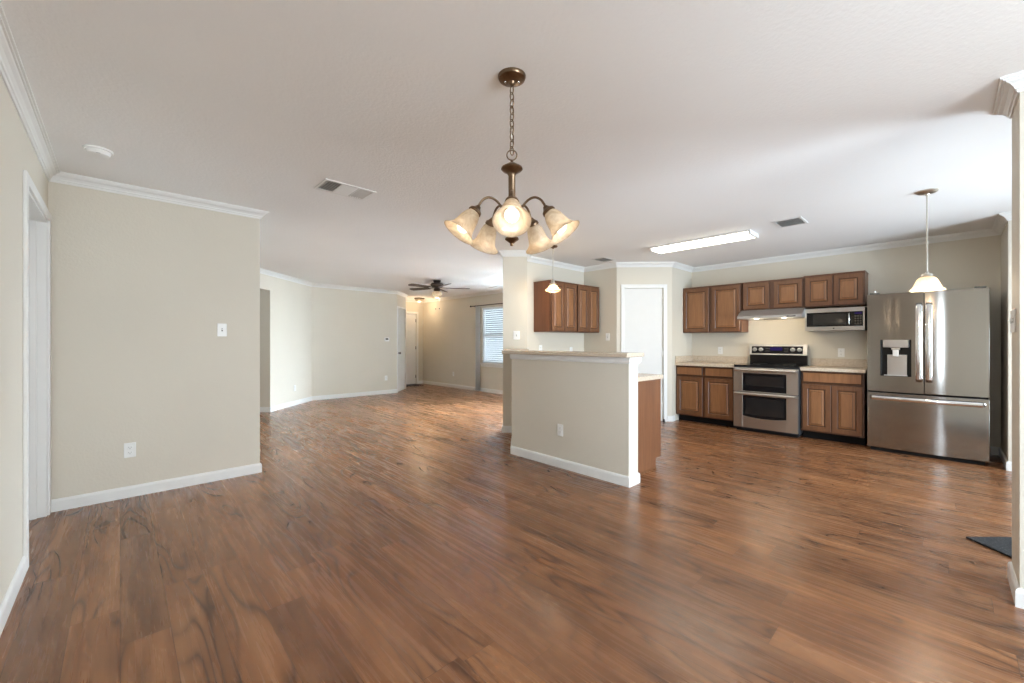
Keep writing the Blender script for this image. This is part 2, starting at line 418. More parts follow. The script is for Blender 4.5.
def base(side, path): return struct(sweep(path, bp).build('baseboard_' + side, 'trim'))
base('right', [(XP, -3.0), (XP, -0.24), (3.32, -0.24), (3.32, -2.6), (3.64, -2.6)])
base('nook', [(5.56, -2.6), (6.1, -2.6), (6.1, -0.42), (XK, -0.42), (XK, 0.6)])
base('pantry', [(6.22, 2.882), (6.136, 2.882), ps(0.772)])
base('pantry_left', [ps(0.058), (5.54, 3.478), (5.54, 3.55)])
base('column', [(3.98, 3.86), B_, A_, (3.856, 4.22), (XW, 4.22), (XW, 10.6), (6.31, 10.6)])
base('far', [(4.835, 9.094), (4.828, 9.087), (2.887, 9.087), (1.892, 8.092), hp(0, 2.2)])
base('living_left', [hp(hs, 2.2), (0.82, 7.02), (0.82, 4.55), (0.948, 4.55), (0.948, 4.42), (XL, 4.42), (XL, 4.405)])
base('left', [(XL, 3.36), (XL, -3.0), (XP, -3.0)])
base('bar', [(3.25, 1.915), (3.25, 1.83), (3.10, 1.83), (3.10, 3.26), (3.815, 3.975)])
# trim board under the bar top
tp = [(0, 1.035), (.012, 1.035), (.020, 1.05), (.022, 1.088), (0, 1.088)]
struct(sweep([(3.25, 1.90), (3.25, 1.83), (3.10, 1.83), (3.10, 3.26), (3.815, 3.975)], tp).build('trim_2', 'trim'))
def casing(name, o, d, n, s0, s1, zt, wid=0.062, th=0.016):
    """door casing on the wall line o + d*s, standing off along n"""
    o = Vector(o); d = Vector(d); n = Vector(n)
    mb = MB()
    def q(a, b, z0, z1):
        mb.prism([tuple(o + d * a), tuple(o + d * b), tuple(o + d * b + n * th), tuple(o + d * a + n * th)], z0, z1)
    q(s0 - wid, s0, 0, zt + wid); q(s1, s1 + wid, 0, zt + wid); q(s0, s1, zt, zt + wid)
    return struct(mb.build(name, 'trim', bevel=0.004))
casing('trim_3', (XL, 0), (0, 1), (1, 0), 3.42, 4.345, 2.07)
struct(MB().box(XL - T, XL + .002, 3.42, 3.435, 0, 2.07).box(XL - T, XL + .002, 4.33, 4.345, 0, 2.07).box(XL - T, XL + .002, 3.435, 4.33, 2.055, 2.07)
       .box(XL - 0.075, XL - 0.045, 4.315, 4.33, 0, 2.055).build('trim_4', 'trim'))
casing('trim_5', PA, pd, -pn, 0.118, 0.712, 2.05, 0.055)
casing('trim_6', (0, 10.6), (1, 0), (0, -1), 5.39, 6.25, 2.035, 0.06)
casing('trim_7', CA, cd, -cn, 0.04, 0.705, 2.05, 0.038)

# ------------------------------------------------------------------ doors
def panel_door(name, w, h, cells, loc, rz, knob='l', knobmat='nickel', hinges=None, thick=0.035):
    """slab: local x 0..w, front at y=0 facing -y; cells = recessed panel rectangles"""
    root = bpy.data.objects.new(name, None); COL.objects.link(root); root.location = loc; root.rotation_euler = (0, 0, rz); struct(root)
    mb = MB().box(0, w, 0, thick, 0.008, h)
    for x0, x1, z0, z1 in cells:
        rings = [(0, -0.0006), (.008, .0), (.022, -0.0006), (.04, -.006), (.05, -.006)]
        v = []; f = []
        for i, y in [(0, 0.0), (.010, -.005), (.020, -.001), (.040, -.006)]:
            v += [(x0 + i, y, z0 + i), (x1 - i, y, z0 + i), (x1 - i, y, z1 - i), (x0 + i, y, z1 - i)]
        for k in range(3):
            for e in range(4): f.append((k * 4 + e, k * 4 + (e + 1) % 4, k * 4 + 4 + (e + 1) % 4, k * 4 + 4 + e))
        f.append((12, 13, 14, 15)); mb.add(v, f)
    struct(mb.build('door_slab', 'door', root))
    if knob:
        kx = 0.065 if knob == 'l' else w - 0.065
        m = Matrix.Translation((kx, 0, 0.95)) @ Matrix.Rotation(R(90), 4, 'X')
        k = MB().lathe([(.001, .0), (.030, .0), (.031, .006), (.012, .010), (.011, .035), (.026, .042), (.029, .055), (.022, .068), (.001, .070)], 24, 0, m)
        struct(k.build('door_knob', knobmat, root, smooth=True))
    if hinges:
        for z in (0.22, 1.05, 1.84):
            x = w + .004 if hinges == 'r' else -.004
            struct(bx(x - .012, x + .010, -.012, .004, z - .045, z + .045).build('door_hinge', 'nickel' if knobmat == 'nickel' else 'fanmetal', root))
    return root
panel_door('door_1', 0.885, 2.05, [], (XL - 0.085, 3.438, 0), R(90), 'l')
a = ps(0.124, 0.015)
panel_door('door_2', 0.582, 2.045, [], (a[0], a[1], 0), R(-45), 'l', hinges='r')
panel_door('door_3', 0.845, 2.03, [(.1, .38, 1.52, 1.92), (.46, .74, 1.52, 1.92), (.1, .38, .82, 1.42), (.46, .74, .82, 1.42), (.1, .38, .2, .7), (.46, .74, .2, .7)],
           (5.397, 10.625, 0), 0, 'l', 'fanmetal', hinges='r')
a = cs(0.044, 0.01)
panel_door('door_4', 0.655, 2.045, [(.08, .29, 1.2, 1.92), (.36, .57, 1.2, 1.92), (.08, .29, .2, 1.05), (.36, .57, .2, 1.05)], (a[0], a[1], 0), R(45), 'l', 'fanmetal')

# ------------------------------------------------------------------ windows
def window(name, wall, u0, u1, z0, z1, c, out, mullion=True, sill=True):
    """wall 'x': opening on plane x=c, u is y; wall 'y': plane y=c, u is x; out = +1/-1 direction outside"""
    root = bpy.data.objects.new(name, None); COL.objects.link(root); struct(root)
    def B(mb, ua, ub, da, db, za, zb):
        d0, d1 = sorted((c + out * da, c + out * db))
        if wall == 'x': mb.box(d0, d1, ua, ub, za, zb)
        else: mb.box(ua, ub, d0, d1, za, zb)
        return mb
    fr = MB(); t = 0.04
    B(fr, u0, u0 + t, .06, .11, z0, z1); B(fr, u1 - t, u1, .06, .11, z0, z1); B(fr, u0 + t, u1 - t, .06, .11, z0, z0 + t); B(fr, u0 + t, u1 - t, .06, .11, z1 - t, z1)
    if mullion:
        zm = (z0 + z1) / 2; B(fr, u0 + t, u1 - t, .055, .10, zm - .025, zm + .025)
    if u1 - u0 > 1.2:
        um = (u0 + u1) / 2; B(fr, um - .03, um + .03, .055, .11, z0 + t, z1 - t)
    struct(fr.build('window_frame', 'trim', root))
    struct(B(MB(), u0 + t, u1 - t, .082, .086, z0 + t, z1 - t).build('window_pane', 'pane', root))
    if sill:
        s = MB(); B(s, u0 - .05, u1 + .05, -.045, .06, z0 - .025, z0); B(s, u0 - .03, u1 + .03, -.012, 0, z0 - .085, z0 - .025)
        struct(s.build('window_sill', 'trim', root, bevel=.004))
    return root
window('window_1', 'x', W1[0], W1[1], WZ[0], WZ[1], XW, 1)
window('window_2', 'x', W2[0], W2[1], WZ[0], WZ[1], XW, 1)
window('window_3', 'x', -1.75, -0.25, 0.45, 2.05, XL, -1)
window('added_window_4', 'y', 0.3, 2.3, 0.6, 2.05, -3.0, -1)  # unseen window behind the camera, added to let light in
window('door_5', 'y', 3.7, 5.5, 0.02, 2.05, -2.6, -1, mullion=False, sill=False)

def blinds(y0, y1, label):
    t = thing('window_blind', label, 'blind', (XW + 0.03, (y0 + y1) / 2, WZ[0]), 0, 'white blinds in the living room windows')
    hw = (y1 - y0) / 2 - 0.006; hh = WZ[1] - WZ[0]
    bx(-.02, .025, -hw, hw, hh - .045, hh - .002).build('head_rail', 'blind', t, bevel=.003)
    mb = MB(); n = 26
    for i in range(n):
        z = .05 + i * (hh - .12) / (n - 1)
        s, c_ = math.sin(R(50)) * .0235, math.cos(R(50)) * .0235
        mb.add([(-c_, -hw, z - s), (c_, -hw, z + s), (c_, hw, z + s), (-c_, hw, z - s), (-c_, -hw, z - s + .003), (c_, -hw, z + s + .003), (c_, hw, z + s + .003), (-c_, hw, z - s + .003)],
               [(0, 3, 2, 1), (4, 5, 6, 7), (0, 1, 5, 4), (1, 2, 6, 5), (2, 3, 7, 6), (3, 0, 4, 7)])
    mb.build('slats', 'blind', t)
    bx(-.016, .016, -hw, hw, .008, .03).build('bottom_rail', 'blind', t, bevel=.003)
    for y in (-hw * .6, hw * .6):
        MB().tube([(-.024, y, .02), (-.024, y, hh - .03)], .0012, 6).build('lift_cord', 'blind', t)
blinds(W1[0], W1[1], 'white horizontal blind in the window beside the curtain panel')
blinds(W2[0], W2[1], 'wide white horizontal blind in the window nearest the kitchen')

# curtain rod and panel
t = thing('curtain_rod', 'thin black curtain rod above the living room window', 'curtain rod', (XW - 0.07, 6.5, 2.115))
MB().tube([(0, -1.85, 0), (0, 1.70, 0)], .010, 10).build('rod', 'fanmetal', t, smooth=True)
for y in (-1.88, 1.73):
    MB().sphere((0, y, 0), .022, 14, 8).build('finial', 'fanmetal', t, smooth=True)
for y in (-1.7, 1.62):
    MB().tube([(0, y, 0), (.035, y, -.004), (.069, y, -.02)], .007, 8).build('bracket', 'fanmetal', t, smooth=True)
mb = MB(); n = 40; v = []; f = []
for i in range(n + 1):
    y = 7.87 + i / n * 0.17; x = XW - 0.07 + .022 * math.sin(i / n * PI * 7)
    for z, k in ((0.03, 1.0), (1.1, .9), (2.05, .8), (2.104, .3)):
        v.append((XW - .07 + (x - XW + .07) * k, y, z))
for i in range(n):
    for k in range(3): f.append((i * 4 + k, i * 4 + 4 + k, i * 4 + 5 + k, i * 4 + 1 + k))
o = mb.add(v, f).build('curtain', 'blind', smooth=True, angle=80)
o.modifiers.new('thickness', 'SOLIDIFY').thickness = .003
tag(o, 'narrow gathered white curtain panel hanging left of the window', 'curtain')

# ------------------------------------------------------------------ cabinets
def raised(mb, x0, x1, z0, z1, y, t=0.02, fr=0.055):
    """raised-panel leaf, front face at y (facing -y); materials 0 panel wood, 1 glaze line, 2 frame wood"""
    v = []; f = []
    L = [(0, y + t, 1), (0, y + .003, 2), (.003, y, 2), (fr - .008, y, 2), (fr - .004, y + .004, 1), (fr, y + .009, 1), (fr + .006, y + .009, 0), (fr + .026, y + .002, 1), (fr + .030, y + .001, 0)]
    for i, yy, _ in L:
        v += [(x0 + i, yy, z0 + i), (x1 - i, yy, z0 + i), (x1 - i, yy, z1 - i), (x0 + i, yy, z1 - i)]
    for k in range(len(L) - 1):
        for e in range(4):
            a = k * 4; mi = L[k][2]
            mb.add([v[a + e], v[a + (e + 1) % 4], v[a + 4 + (e + 1) % 4], v[a + 4 + e]], [(0, 1, 2, 3)], mi)
    mb.add(v[-4:], [(0, 1, 2, 3)], 0); mb.add(v[:4], [(3, 2, 1, 0)], 1)
    return mb
WM = ['cab', 'glaze', 'cabframe']
def slabfront(mb, x0, x1, z0, z1, y, t=0.02):
    v = []; L = [(0, y + t, 1), (0, y + .007, 1), (.010, y, 0)]
    for i, yy, _ in L: v += [(x0 + i, yy, z0 + i), (x1 - i, yy, z0 + i), (x1 - i, yy, z1 - i), (x0 + i, yy, z1 - i)]
    for k in range(2):
        for e in range(4):
            a = k * 4; mb.add([v[a + e], v[a + (e + 1) % 4], v[a + 4 + (e + 1) % 4], v[a + 4 + e]], [(0, 1, 2, 3)], L[k][2])
    mb.add(v[-4:], [(0, 1, 2, 3)], 0); mb.add(v[:4], [(3, 2, 1, 0)], 1)
    return mb
def wall_cabinet(label, loc, rz, w, h, d, ndoor, group, gap=0.045, name='wall_cabinet'):
    t = thing(name, label, 'cabinet', loc, rz, group)
    b = MB().box(0, w, -d + .02, -.002, 0, h)
    body = b.build('cabinet_body', 'cabside', t, bevel=.0015)
    # face frame
    ff = MB(); s = .032
    ff.box(0, s, -d, -d + .02, 0, h); ff.box(w - s, w, -d, -d + .02, 0, h); ff.box(s, w - s, -d, -d + .02, 0, s); ff.box(s, w - s, -d, -d + .02, h - s, h)
    if ndoor == 2: ff.box(w / 2 - gap / 2 - .012, w / 2 + gap / 2 + .012, -d, -d + .02, s, h - s)
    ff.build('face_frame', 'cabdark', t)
    dw = (w - 2 * .014 - gap) / 2
    for i in range(ndoor):
        x0 = .014 + i * (dw + gap)
        o = raised(MB(), x0, x0 + dw, .014, h - .014, -d - .020).build('cabinet_door', WM, t)
    # thin top edge moulding
    MB().box(-.006, w + .006, -d - .008, -.002, h, h + .012).build('top_moulding', 'cabside', t, bevel=.003)
    return t
KG = 'brown upper cabinets in the kitchen'
rk = R(-90)
wall_cabinet('tall two-door brown upper cabinet left of the range hood', (XK, 2.889, 1.365), rk, 0.86, 0.70, 0.32, 2, KG)
wall_cabinet('short two-door brown upper cabinet directly above the range hood', (XK, 2.012, 1.675), rk, 0.735, 0.39, 0.32, 2, KG, 0.06)
wall_cabinet('short two-door brown upper cabinet directly above the microwave', (XK, 1.272, 1.675), rk, 0.61, 0.40, 0.32, 2, KG, 0.012)
wall_cabinet('two-door brown upper cabinet over the bar, nearest the column', (4.337, 4.10, 1.365), 0, 0.585, 0.71, 0.32, 2, KG, 0.006)
wall_cabinet('two-door brown upper cabinet over the bar, in the corner by the light switch', (4.930, 4.10, 1.365), 0, 0.575, 0.71, 0.32, 2, KG, 0.006)

def base_cabinet(label, loc, rz, w, d, doors, drawers, group=None, side='cabside', endmat=None, leftend=False):
    t = thing('base_cabinet', label, 'cabinet', loc, rz, group)
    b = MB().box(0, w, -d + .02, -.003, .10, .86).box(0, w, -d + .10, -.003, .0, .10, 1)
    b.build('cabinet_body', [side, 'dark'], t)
    ff = MB(); s = .032
    ff.box(0, s, -d, -d + .02, .10, .86); ff.box(w - s, w, -d, -d + .02, .10, .86); ff.box(s, w - s, -d, -d + .02, .10, .10 + s)
    ff.box(s, w - s, -d, -d + .02, .86 - .025, .86); ff.box(s, w - s, -d, -d + .02, .685, .725)
    if doors == 2: ff.box(w / 2 - .02, w / 2 + .02, -d, -d + .02, .132, .685)
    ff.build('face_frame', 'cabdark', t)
    gap = .034 if drawers == 2 else .008; e = .016
    if leftend: pass
    dw = (w - 2 * e - gap) / 2
    for i in range(doors):
        x0 = e + i * (dw + gap)
        raised(MB(), x0, x0 + dw, .118, .69, -d - .02, fr=.06).build('cabinet_door', WM, t)
    n = drawers; g2 = gap; dw2 = (w - 2 * e - (n - 1) * g2) / n
    for i in range(n):
        x0 = e + i * (dw2 + g2)
        slabfront(MB(), x0, x0 + dw2, .715, .845, -d - .02).build('drawer_front', WM, t)
    return t
BG = 'brown base cabinets along the stove wall'
base_cabinet('brown base cabinet with two drawers and two doors, left of the range', (XK, 2.879, 0), rk, 0.845, 0.58, 2, 2, BG)
base_cabinet('brown base cabinet with one wide drawer front, between range and refrigerator', (XK, 1.252, 0), rk, 0.612, 0.58, 2, 1, BG)
# peninsula behind the half wall (faces the kitchen) and the run under the back wall
t = base_cabinet('reddish brown cabinet with a plain oak end, behind the white half wall', (3.25, 1.93, 0), R(90), 1.20, 0.58, 2, 2, None, 'oak')
MB().prism([(0.0, -.575), (-.006, -.575), (-.006, -.478), (-.006, -.003), (0, -.003)], .0, .0001)
mb = MB(); mb.box(-.008, 0, -.60, -.004, .10, .86); mb.box(-.008, 0, -.50, -.004, 0, .10)
mb.build('end_panel', 'oak', t)
MB().box(-.014, -.008, -.50, -.02, 0, .018).build('shoe_moulding', 'cabframe', t)
base_cabinet('brown base cabinet under the back counter beside the pantry', (4.30, 4.10, 0), 0, 1.20, 0.58, 2, 2, None)

def worktop(label, polys, splash, name='worktop', edge=0.004, z0=.86, z1=.90):
    t = thing(name, label, 'countertop', (polys[0][0][0], polys[0][0][1], z0))
    ox, oy = polys[0][0]
    mb = MB()
    for p in polys: mb.prism([(x - ox, y - oy) for x, y in p], 0, z1 - z0)
    mb.build('counter_slab', 'laminate', t, bevel=edge)
    for (x0, x1, y0, y1) in splash:
        bx(x0 - ox, x1 - ox, y0 - oy, y1 - oy, z1 - z0, z1 - z0 + .10).build('backsplash', 'laminate', t, bevel=.003)
    return t
worktop('beige speckled laminate counter left of the range', [[(XK - .001, 2.880), (6.225, 2.880), (6.225, 2.030), (XK - .001, 2.030)]], [(XK - .020, XK - .001, 2.03, 2.862), (6.235, XK - .001, 2.862, 2.880)])
worktop('beige speckled laminate counter between the range and refrigerator', [[(XK - .001, 1.256), (6.225, 1.256), (6.225, 0.622), (XK - .001, 0.622)]], [(XK - .020, XK - .001, .622, 1.256)])
worktop('low beige laminate counter behind the raised bar', [[(3.252, 1.905), (3.875, 1.905), (3.875, 3.15), (4.2, 3.475), (5.538, 3.475), (5.538, 4.098), (4.205, 4.098), (3.975, 3.866), (3.252, 3.186)]],
        [(4.22, 5.538, 4.080, 4.098), (5.520, 5.538, 3.5, 4.080)])
# raised bar top
bar = [(3.015, 1.795), (3.30, 1.795), (3.30, 3.18), (3.973, 3.853), (3.755, 4.071), (3.015, 3.331)]
ox, oy = bar[0]
o = MB().prism([(x - ox, y - oy) for x, y in bar], 0, .036).build('bar_top', 'laminate', bevel=.007, bseg=3)
o.location = (ox, oy, 1.0915); tag(o, 'long beige laminate bar top on the white half wall', 'countertop')

# ------------------------------------------------------------------ range
t = thing('range_oven', 'stainless double-oven electric range with black glass cooktop between base cabinets', 'oven', (XK - .015, 2.021, 0), rk)
w_ = 0.757; D = 0.62
MB().box(0, w_, -D, -.002, .04, .885).build('range_body', 'fridgeside', t)
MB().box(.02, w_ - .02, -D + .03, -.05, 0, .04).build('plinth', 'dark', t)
ck = MB().box(-.001, w_ + .001, -D - .025, -.06, .885, .908); ck.build('cooktop', 'black', t, bevel=.006)
for x, y, r in ((.20, -.19, .085), (.56, -.19, .075), (.20, -.45, .075), (.56, -.45, .105)):
    MB().lathe([(r - .003, 0), (r, 0), (r, .0008), (r - .003, .0008)], 40, 0, Matrix.Translation((x, y, .9082)), caps=False).build('burner_ring', 'grey', t)
# oven doors
def oven_door(z0, z1, wz0, wz1, hz, nm, bow=0.0):
    d = MB()
    x0, x1 = .004, w_ - .004; a, b = .120, w_ - .128
    y0, y1 = -D - .045, -D
    d.box(x0, a, y0, y1, z0, z1); d.box(b, x1, y0, y1, z0, z1); d.box(a, b, y0, y1, wz1, z1)
    arc = [(a, z0)] + [(b, z0)] + [(b + (a - b) * i / 12, wz0 + bow * (2 * i / 12 - 1) ** 2) for i in range(13)]
    k = len(arc); d.add([(x, y0, z) for x, z in arc] + [(x, y1, z) for x, z in arc], [tuple(range(k)), tuple(range(2 * k - 1, k - 1, -1))] + [(i, i + k, (i + 1) % k + k, (i + 1) % k) for i in range(k)])
    dr = d.build(nm, 'steel_light', t, bevel=.002)
    # black glass, its lower edge bowed
    g = MB(); n = 16; pts = [(a, wz1), (a, wz0)]
    g.box(a, b, y0 + .002, y0 + .03, wz0 - .002, wz1)
    g.build('oven_window', 'black', dr)
    MB().box(a + .035, b - .03, y0 - .0006, y0 + .004, wz0 + (.075 if bow == 0 else .045), wz1 - .035).build('inner_glass', 'ovenglass', dr)
    pts = [(.022, y0 - .002, hz), (.030, y0 - .036, hz)] + [(.03 + (w_ - .06) * i / 16, y0 - .038 - .010 * math.sin(PI * i / 16), hz) for i in range(17)] + [(w_ - .022, y0 - .002, hz)]
    MB().tube(pts, .019, 12, sx=.6, up=(0, 0, 1)).build('oven_handle', 'steel_light', dr, smooth=True)
oven_door(.545, .872, .556, .800, .842, 'oven_door', .0)
oven_door(.060, .535, .195, .500, .520, 'oven_door', .022)
# backguard
bg_ = MB().box(.035, w_ - .02, -.075, -.004, .905, 1.04).build('backguard_vent', 'black', t, bevel=.002)
pan = MB(); pan.add([(.03, -.100, 1.035), (w_ - .015, -.100, 1.035), (w_ - .015, -.075, 1.185), (.03, -.075, 1.185), (.03, -.004, 1.035), (w_ - .015, -.004, 1.035), (w_ - .015, -.004, 1.185), (.03, -.004, 1.185)],
        [(0, 1, 2, 3), (4, 7, 6, 5), (0, 4, 5, 1), (3, 2, 6, 7), (0, 3, 7, 4), (1, 5, 6, 2)])
pn_ = pan.build('control_panel', 'steel_light', t, bevel=.003)
def tilt(u, z, o): # point on the slanted panel
    return (u, -.100 + .025 * (z - 1.035) / .15 - o, z)
bk = MB(); bk.add([tilt(.065, 1.055, .001), tilt(w_ - .065, 1.055, .001), tilt(w_ - .065, 1.160, .001), tilt(.065, 1.160, .001), tilt(.065, 1.055, -.01), tilt(w_ - .065, 1.055, -.01), tilt(w_ - .065, 1.160, -.01), tilt(.065, 1.160, -.01)],
        [(0, 1, 2, 3), (4, 7, 6, 5), (0, 4, 5, 1), (3, 2, 6, 7), (0, 3, 7, 4), (1, 5, 6, 2)])
bk.build('control_glass', 'black', pn_)
MB().add([tilt(.30, 1.098, .0018), tilt(.45, 1.098, .0018), tilt(.45, 1.145, .0018), tilt(.30, 1.145, .0018)], [(0, 1, 2, 3)]).build('clock_display', 'display', pn_)
for i in range(4):
    for j in range(2):
        for xx in (.245, .475):
            x = xx + i * .013; z = 1.085 + j * .035
            MB().add([tilt(x, z, .0018), tilt(x + .008, z, .0018), tilt(x + .008, z + .012, .0018), tilt(x, z + .012, .0018)], [(0, 1, 2, 3)]).build('touch_button', 'grey', pn_)
for x in (.105, .185, .575, .655):
    m = Matrix.Translation(tilt(x, 1.110, 0)) @ Matrix.Rotation(R(90 + 9), 4, 'X')
    MB().lathe([(.001, .0), (.030, .0), (.030, .004), (.024, .007), (.022, .026), (.001, .028)], 24, 0, m).build('control_knob', 'knobm', pn_, smooth=True)

# range hood
t = thing('range_hood', 'slim stainless range hood under the short cabinet', 'range hood', (XK, 2.030, 1.545), rk)
w_ = .77
hb = MB(); v = [(-.0, -.30), (0, -.002)]
hb.add([(0, -.50, .035), (w_, -.50, .035), (w_, -.50, .0), (0, -.50, .0), (0, -.34, .128), (w_, -.34, .128), (0, -.002, .128), (w_, -.002, .128), (0, -.002, 0), (w_, -.002, 0)],
       [(3, 2, 1, 0), (0, 1, 5, 4), (4, 5, 7, 6), (6, 7, 9, 8), (8, 9, 2, 3), (3, 0, 4, 6, 8), (1, 2, 9, 7, 5)])
hb.build('hood_body', 'hoodpaint', t, bevel=.002)
for x in (.22, .55):
    MB().lathe([(.001, -.008), (.028, -.006), (.030, 0), (.001, 0)], 20, 0, Matrix.Translation((x, -.40, -.001))).build('hood_lamp', 'bulb', t, smooth=True)
    plight('hood_light', (x, -.40, -.03), 1.2, (1.0, 0.85, 0.62), .02, t)
MB().box(.25, .52, -.34, -.10, -.004, 0).build('grease_filter', 'grey', t)
MB().box(.60, .70, -.5005, -.497, .010, .022).build('hood_switch', 'black', t)

# microwave (hung under the cabinet)
t = thing('microwave', 'stainless over-counter microwave with black glass door below the right cabinet', 'microwave', (XK, 1.262, 1.365), rk)
w_ = .602; D = .30
MB().box(0, w_, -D, -.002, 0, .285).build('microwave_body', 'fridgeside', t, bevel=.003)
mf = MB(); y0, y1 = -D - .03, -D
mf.box(0, w_, y0, y1, 0, .052); mf.box(0, w_, y0, y1, .232, .285); mf.box(0, .018, y0, y1, .052, .232); mf.box(w_ - .018, w_, y0, y1, .052, .232)
fr = mf.build('front_frame', 'steel_light', t, bevel=.002)
MB().box(.018, w_ - .018, y0 + .004, y1, .052, .232).build('glass_front', 'black', t)
MB().box(.085, .42, y0 + .0025, y0 + .006, .075, .212).build('door_screen', 'ovenglass', t)
MB().tube([(.455, y0 + .004, .07), (.455, y0 - .028, .085), (.455, y0 - .03, .14), (.455, y0 - .028, .20), (.455, y0 + .004, .215)], .007, 10).build('door_handle', 'chrome', t, smooth=True)
for i in range(4):
    for j in range(3):
        MB().box(.505 + j * .024, .522 + j * .024, y0 + .0025, y0 + .006, .075 + i * .03, .093 + i * .03).build('keypad_button', 'grey', t)
MB().box(.505, .572, y0 + .0025, y0 + .006, .200, .220).build('clock_display', 'display', t)
MB().lathe([(.001, 0), (.009, 0), (.009, .002), (.001, .002)], 20, 0, Matrix.Translation((.30, y0, .028)) @ Matrix.Rotation(R(90), 4, 'X')).build('round_badge', 'grey', t)

# ------------------------------------------------------------------ refrigerator
t = thing('refrigerator', 'large stainless french-door refrigerator with ice dispenser and bottom freezer', 'refrigerator', (XK - .02, 0.604, 0), rk)
w_ = .912; D = .62; ft = .07; bul = .028
MB().box(.004, w_ - .004, -D, 0, .035, 1.745).build('fridge_body', 'fridgeside', t, bevel=.004)
MB().box(.03, w_ - .03, -D - .03, -.05, 0, .035).build('kick_grille', 'dark', t)
def front(u): return -D - .045 - bul * (1 - (2 * u / w_ - 1) ** 2)
def slab(mb, x0, x1, z0, z1, n=10):
    v = []; f = []
    for i in range(n + 1):
        x = x0 + (x1 - x0) * i / n
        v += [(x, front(x), z0), (x, front(x), z1), (x, -D - .002, z1), (x, -D - .002, z0)]
    for i in range(n):
        a = i * 4
        for k in range(4): f.append((a + k, a + (k + 1) % 4, a + 4 + (k + 1) % 4, a + 4 + k))
    f.append((3, 2, 1, 0)); a = n * 4; f.append((a, a + 1, a + 2, a + 3))
    f = [q[::-1] for q in f]
    return mb.add(v, f)
zt, zm = 1.755, .672; dx0, dx1, dz0, dz1 = .112, .362, .845, 1.245
gx = .458
L = MB(); slab(L, .0, dx0, zm, zt, 4); slab(L, dx0, dx1, zm, dz0, 8); slab(L, dx0, dx1, dz1, zt, 8); slab(L, dx1, gx - .003, zm, zt, 4)
ld = L.build('left_door', 'steel', t, smooth=True)
rd = slab(MB(), gx + .003, w_, zm, zt, 14).build('right_door', 'steel', t, smooth=True, bevel=.003)
fz = slab(MB(), 0, w_, .042, zm - .018, 24).build('freezer_drawer', 'steel', t, smooth=True, bevel=.003)
MB().box(.006, w_ - .006, -D - .04, -D, zm - .018, zm).build('gasket', 'dark', t)
# dispenser
fy = front(.237)
dp = MB().box(dx0, dx1, fy + .065, fy + .07, dz0, dz1).box(dx0, dx0 + .004, fy + .012, fy + .07, dz0, dz1).box(dx1 - .004, dx1, fy + .012, fy + .07, dz0, dz1).box(dx0, dx1, fy + .012, fy + .07, dz0, dz0 + .004)
ds = dp.build('ice_dispenser', 'black', ld)
MB().box(dx0 + .022, dx1 - .022, fy - .004, fy + .06, dz1 - .085, dz1 - .001).build('dispenser_panel', 'steel_light', ds, bevel=.004)
MB().box(dx0 + .055, dx1 - .035, fy + .045, fy + .064, dz0 + .004, dz0 + .235).build('back_plate', 'steel_light', ds, bevel=.003)
MB().prism([(dx0 + .09, fy + .02), (dx1 - .09, fy + .02), (dx1 - .075, fy + .06), (dx0 + .075, fy + .06)], dz1 - .112, dz1 - .086).build('spout', 'chrome', ds, bevel=.003)
MB().box(dx0 + .10, dx1 - .10, fy + .018, fy + .026, dz1 - .185, dz1 - .112).build('paddle', 'knobm', ds, bevel=.004)
MB().box(dx0 + .03, dx1 - .03, fy + .010, fy + .045, dz0 + .004, dz0 + .012).build('drip_tray', 'knobm', ds, bevel=.002)
# handles
for nm, x, par in (('door_handle', gx - .037, ld), ('door_handle', gx + .037, rd)):
    f0 = front(x); pts = [(x, f0 + .002, 1.63), (x, f0 - .030, 1.61)] + [(x, f0 - .040 - .020 * math.sin(PI * i / 12), 1.60 - (1.60 - .83) * i / 12) for i in range(13)] + [(x, f0 - .030, .82), (x, f0 + .002, .80)]
    MB().tube(pts, .009, 12, sx=2.9, up=(0, 1, 0)).build(nm, 'chrome', par, smooth=True)
pts = [(.035, front(.035) + .002, .600), (.045, front(.045) - .03, .600)] + [(.05 + (w_ - .1) * i / 20, front(.05 + (w_ - .1) * i / 20) - .045, .600) for i in range(21)] + [(w_ - .045, front(w_ - .045) - .03, .600), (w_ - .035, front(w_ - .035) + .002, .600)]
MB().tube(pts, .024, 12, sx=.55, up=(0, 0, 1)).build('freezer_handle', 'chrome', fz, smooth=True)
MB().box(.02, .10, -D - .055, -D + .04, 1.756, 1.772).build('hinge_cover', 'grey', t, bevel=.004)
MB().box(w_ - .10, w_ - .02, -D - .055, -D + .04, 1.756, 1.772).build('hinge_cover', 'grey', t, bevel=.004)
MB().lathe([(.001, 0), (.012, 0), (.012, .012), (.006, .022), (.001, .024)], 16, 0, Matrix.Translation((.065, -D - .03, 1.772))).build('hinge_cap', 'white', t, smooth=True)

# ------------------------------------------------------------------ chandelier
WARM = (1.0, 0.82, 0.60)
cx, cy = 1.303, 1.369
t = thing('chandelier', 'five-light aged bronze chandelier with bell shaped alabaster glass shades on a chain', 'chandelier', (cx, cy, 1.66))
Z0 = 1.66
MB().lathe([(.001, .742), (.012, .742), (.016, .752), (.045, .757), (.060, .766), (.064, .775), (.064, H - Z0), (.001, H - Z0)], 36).build('canopy', 'bronze', t, smooth=True)
for s in (-1, 1):
    MB().sphere((s * .03 * .72, s * .03 * -.69, .755), .006, 10, 8).build('canopy_screw', 'chrome', t, smooth=True)
z = .735; k = 0; ch = MB()
while z > .455:
    pts = []
    for i in range(16):
        a = 2 * PI * i / 16; px =   .0105 * math.cos(a); pz = .020 * math.sin(a)
        pts.append((px, 0, z - .018 + pz) if k % 2 else (0, px, z - .018 + pz))
    ch.tube(pts, .0026, 8, closed=True)
    z -= .031; k += 1
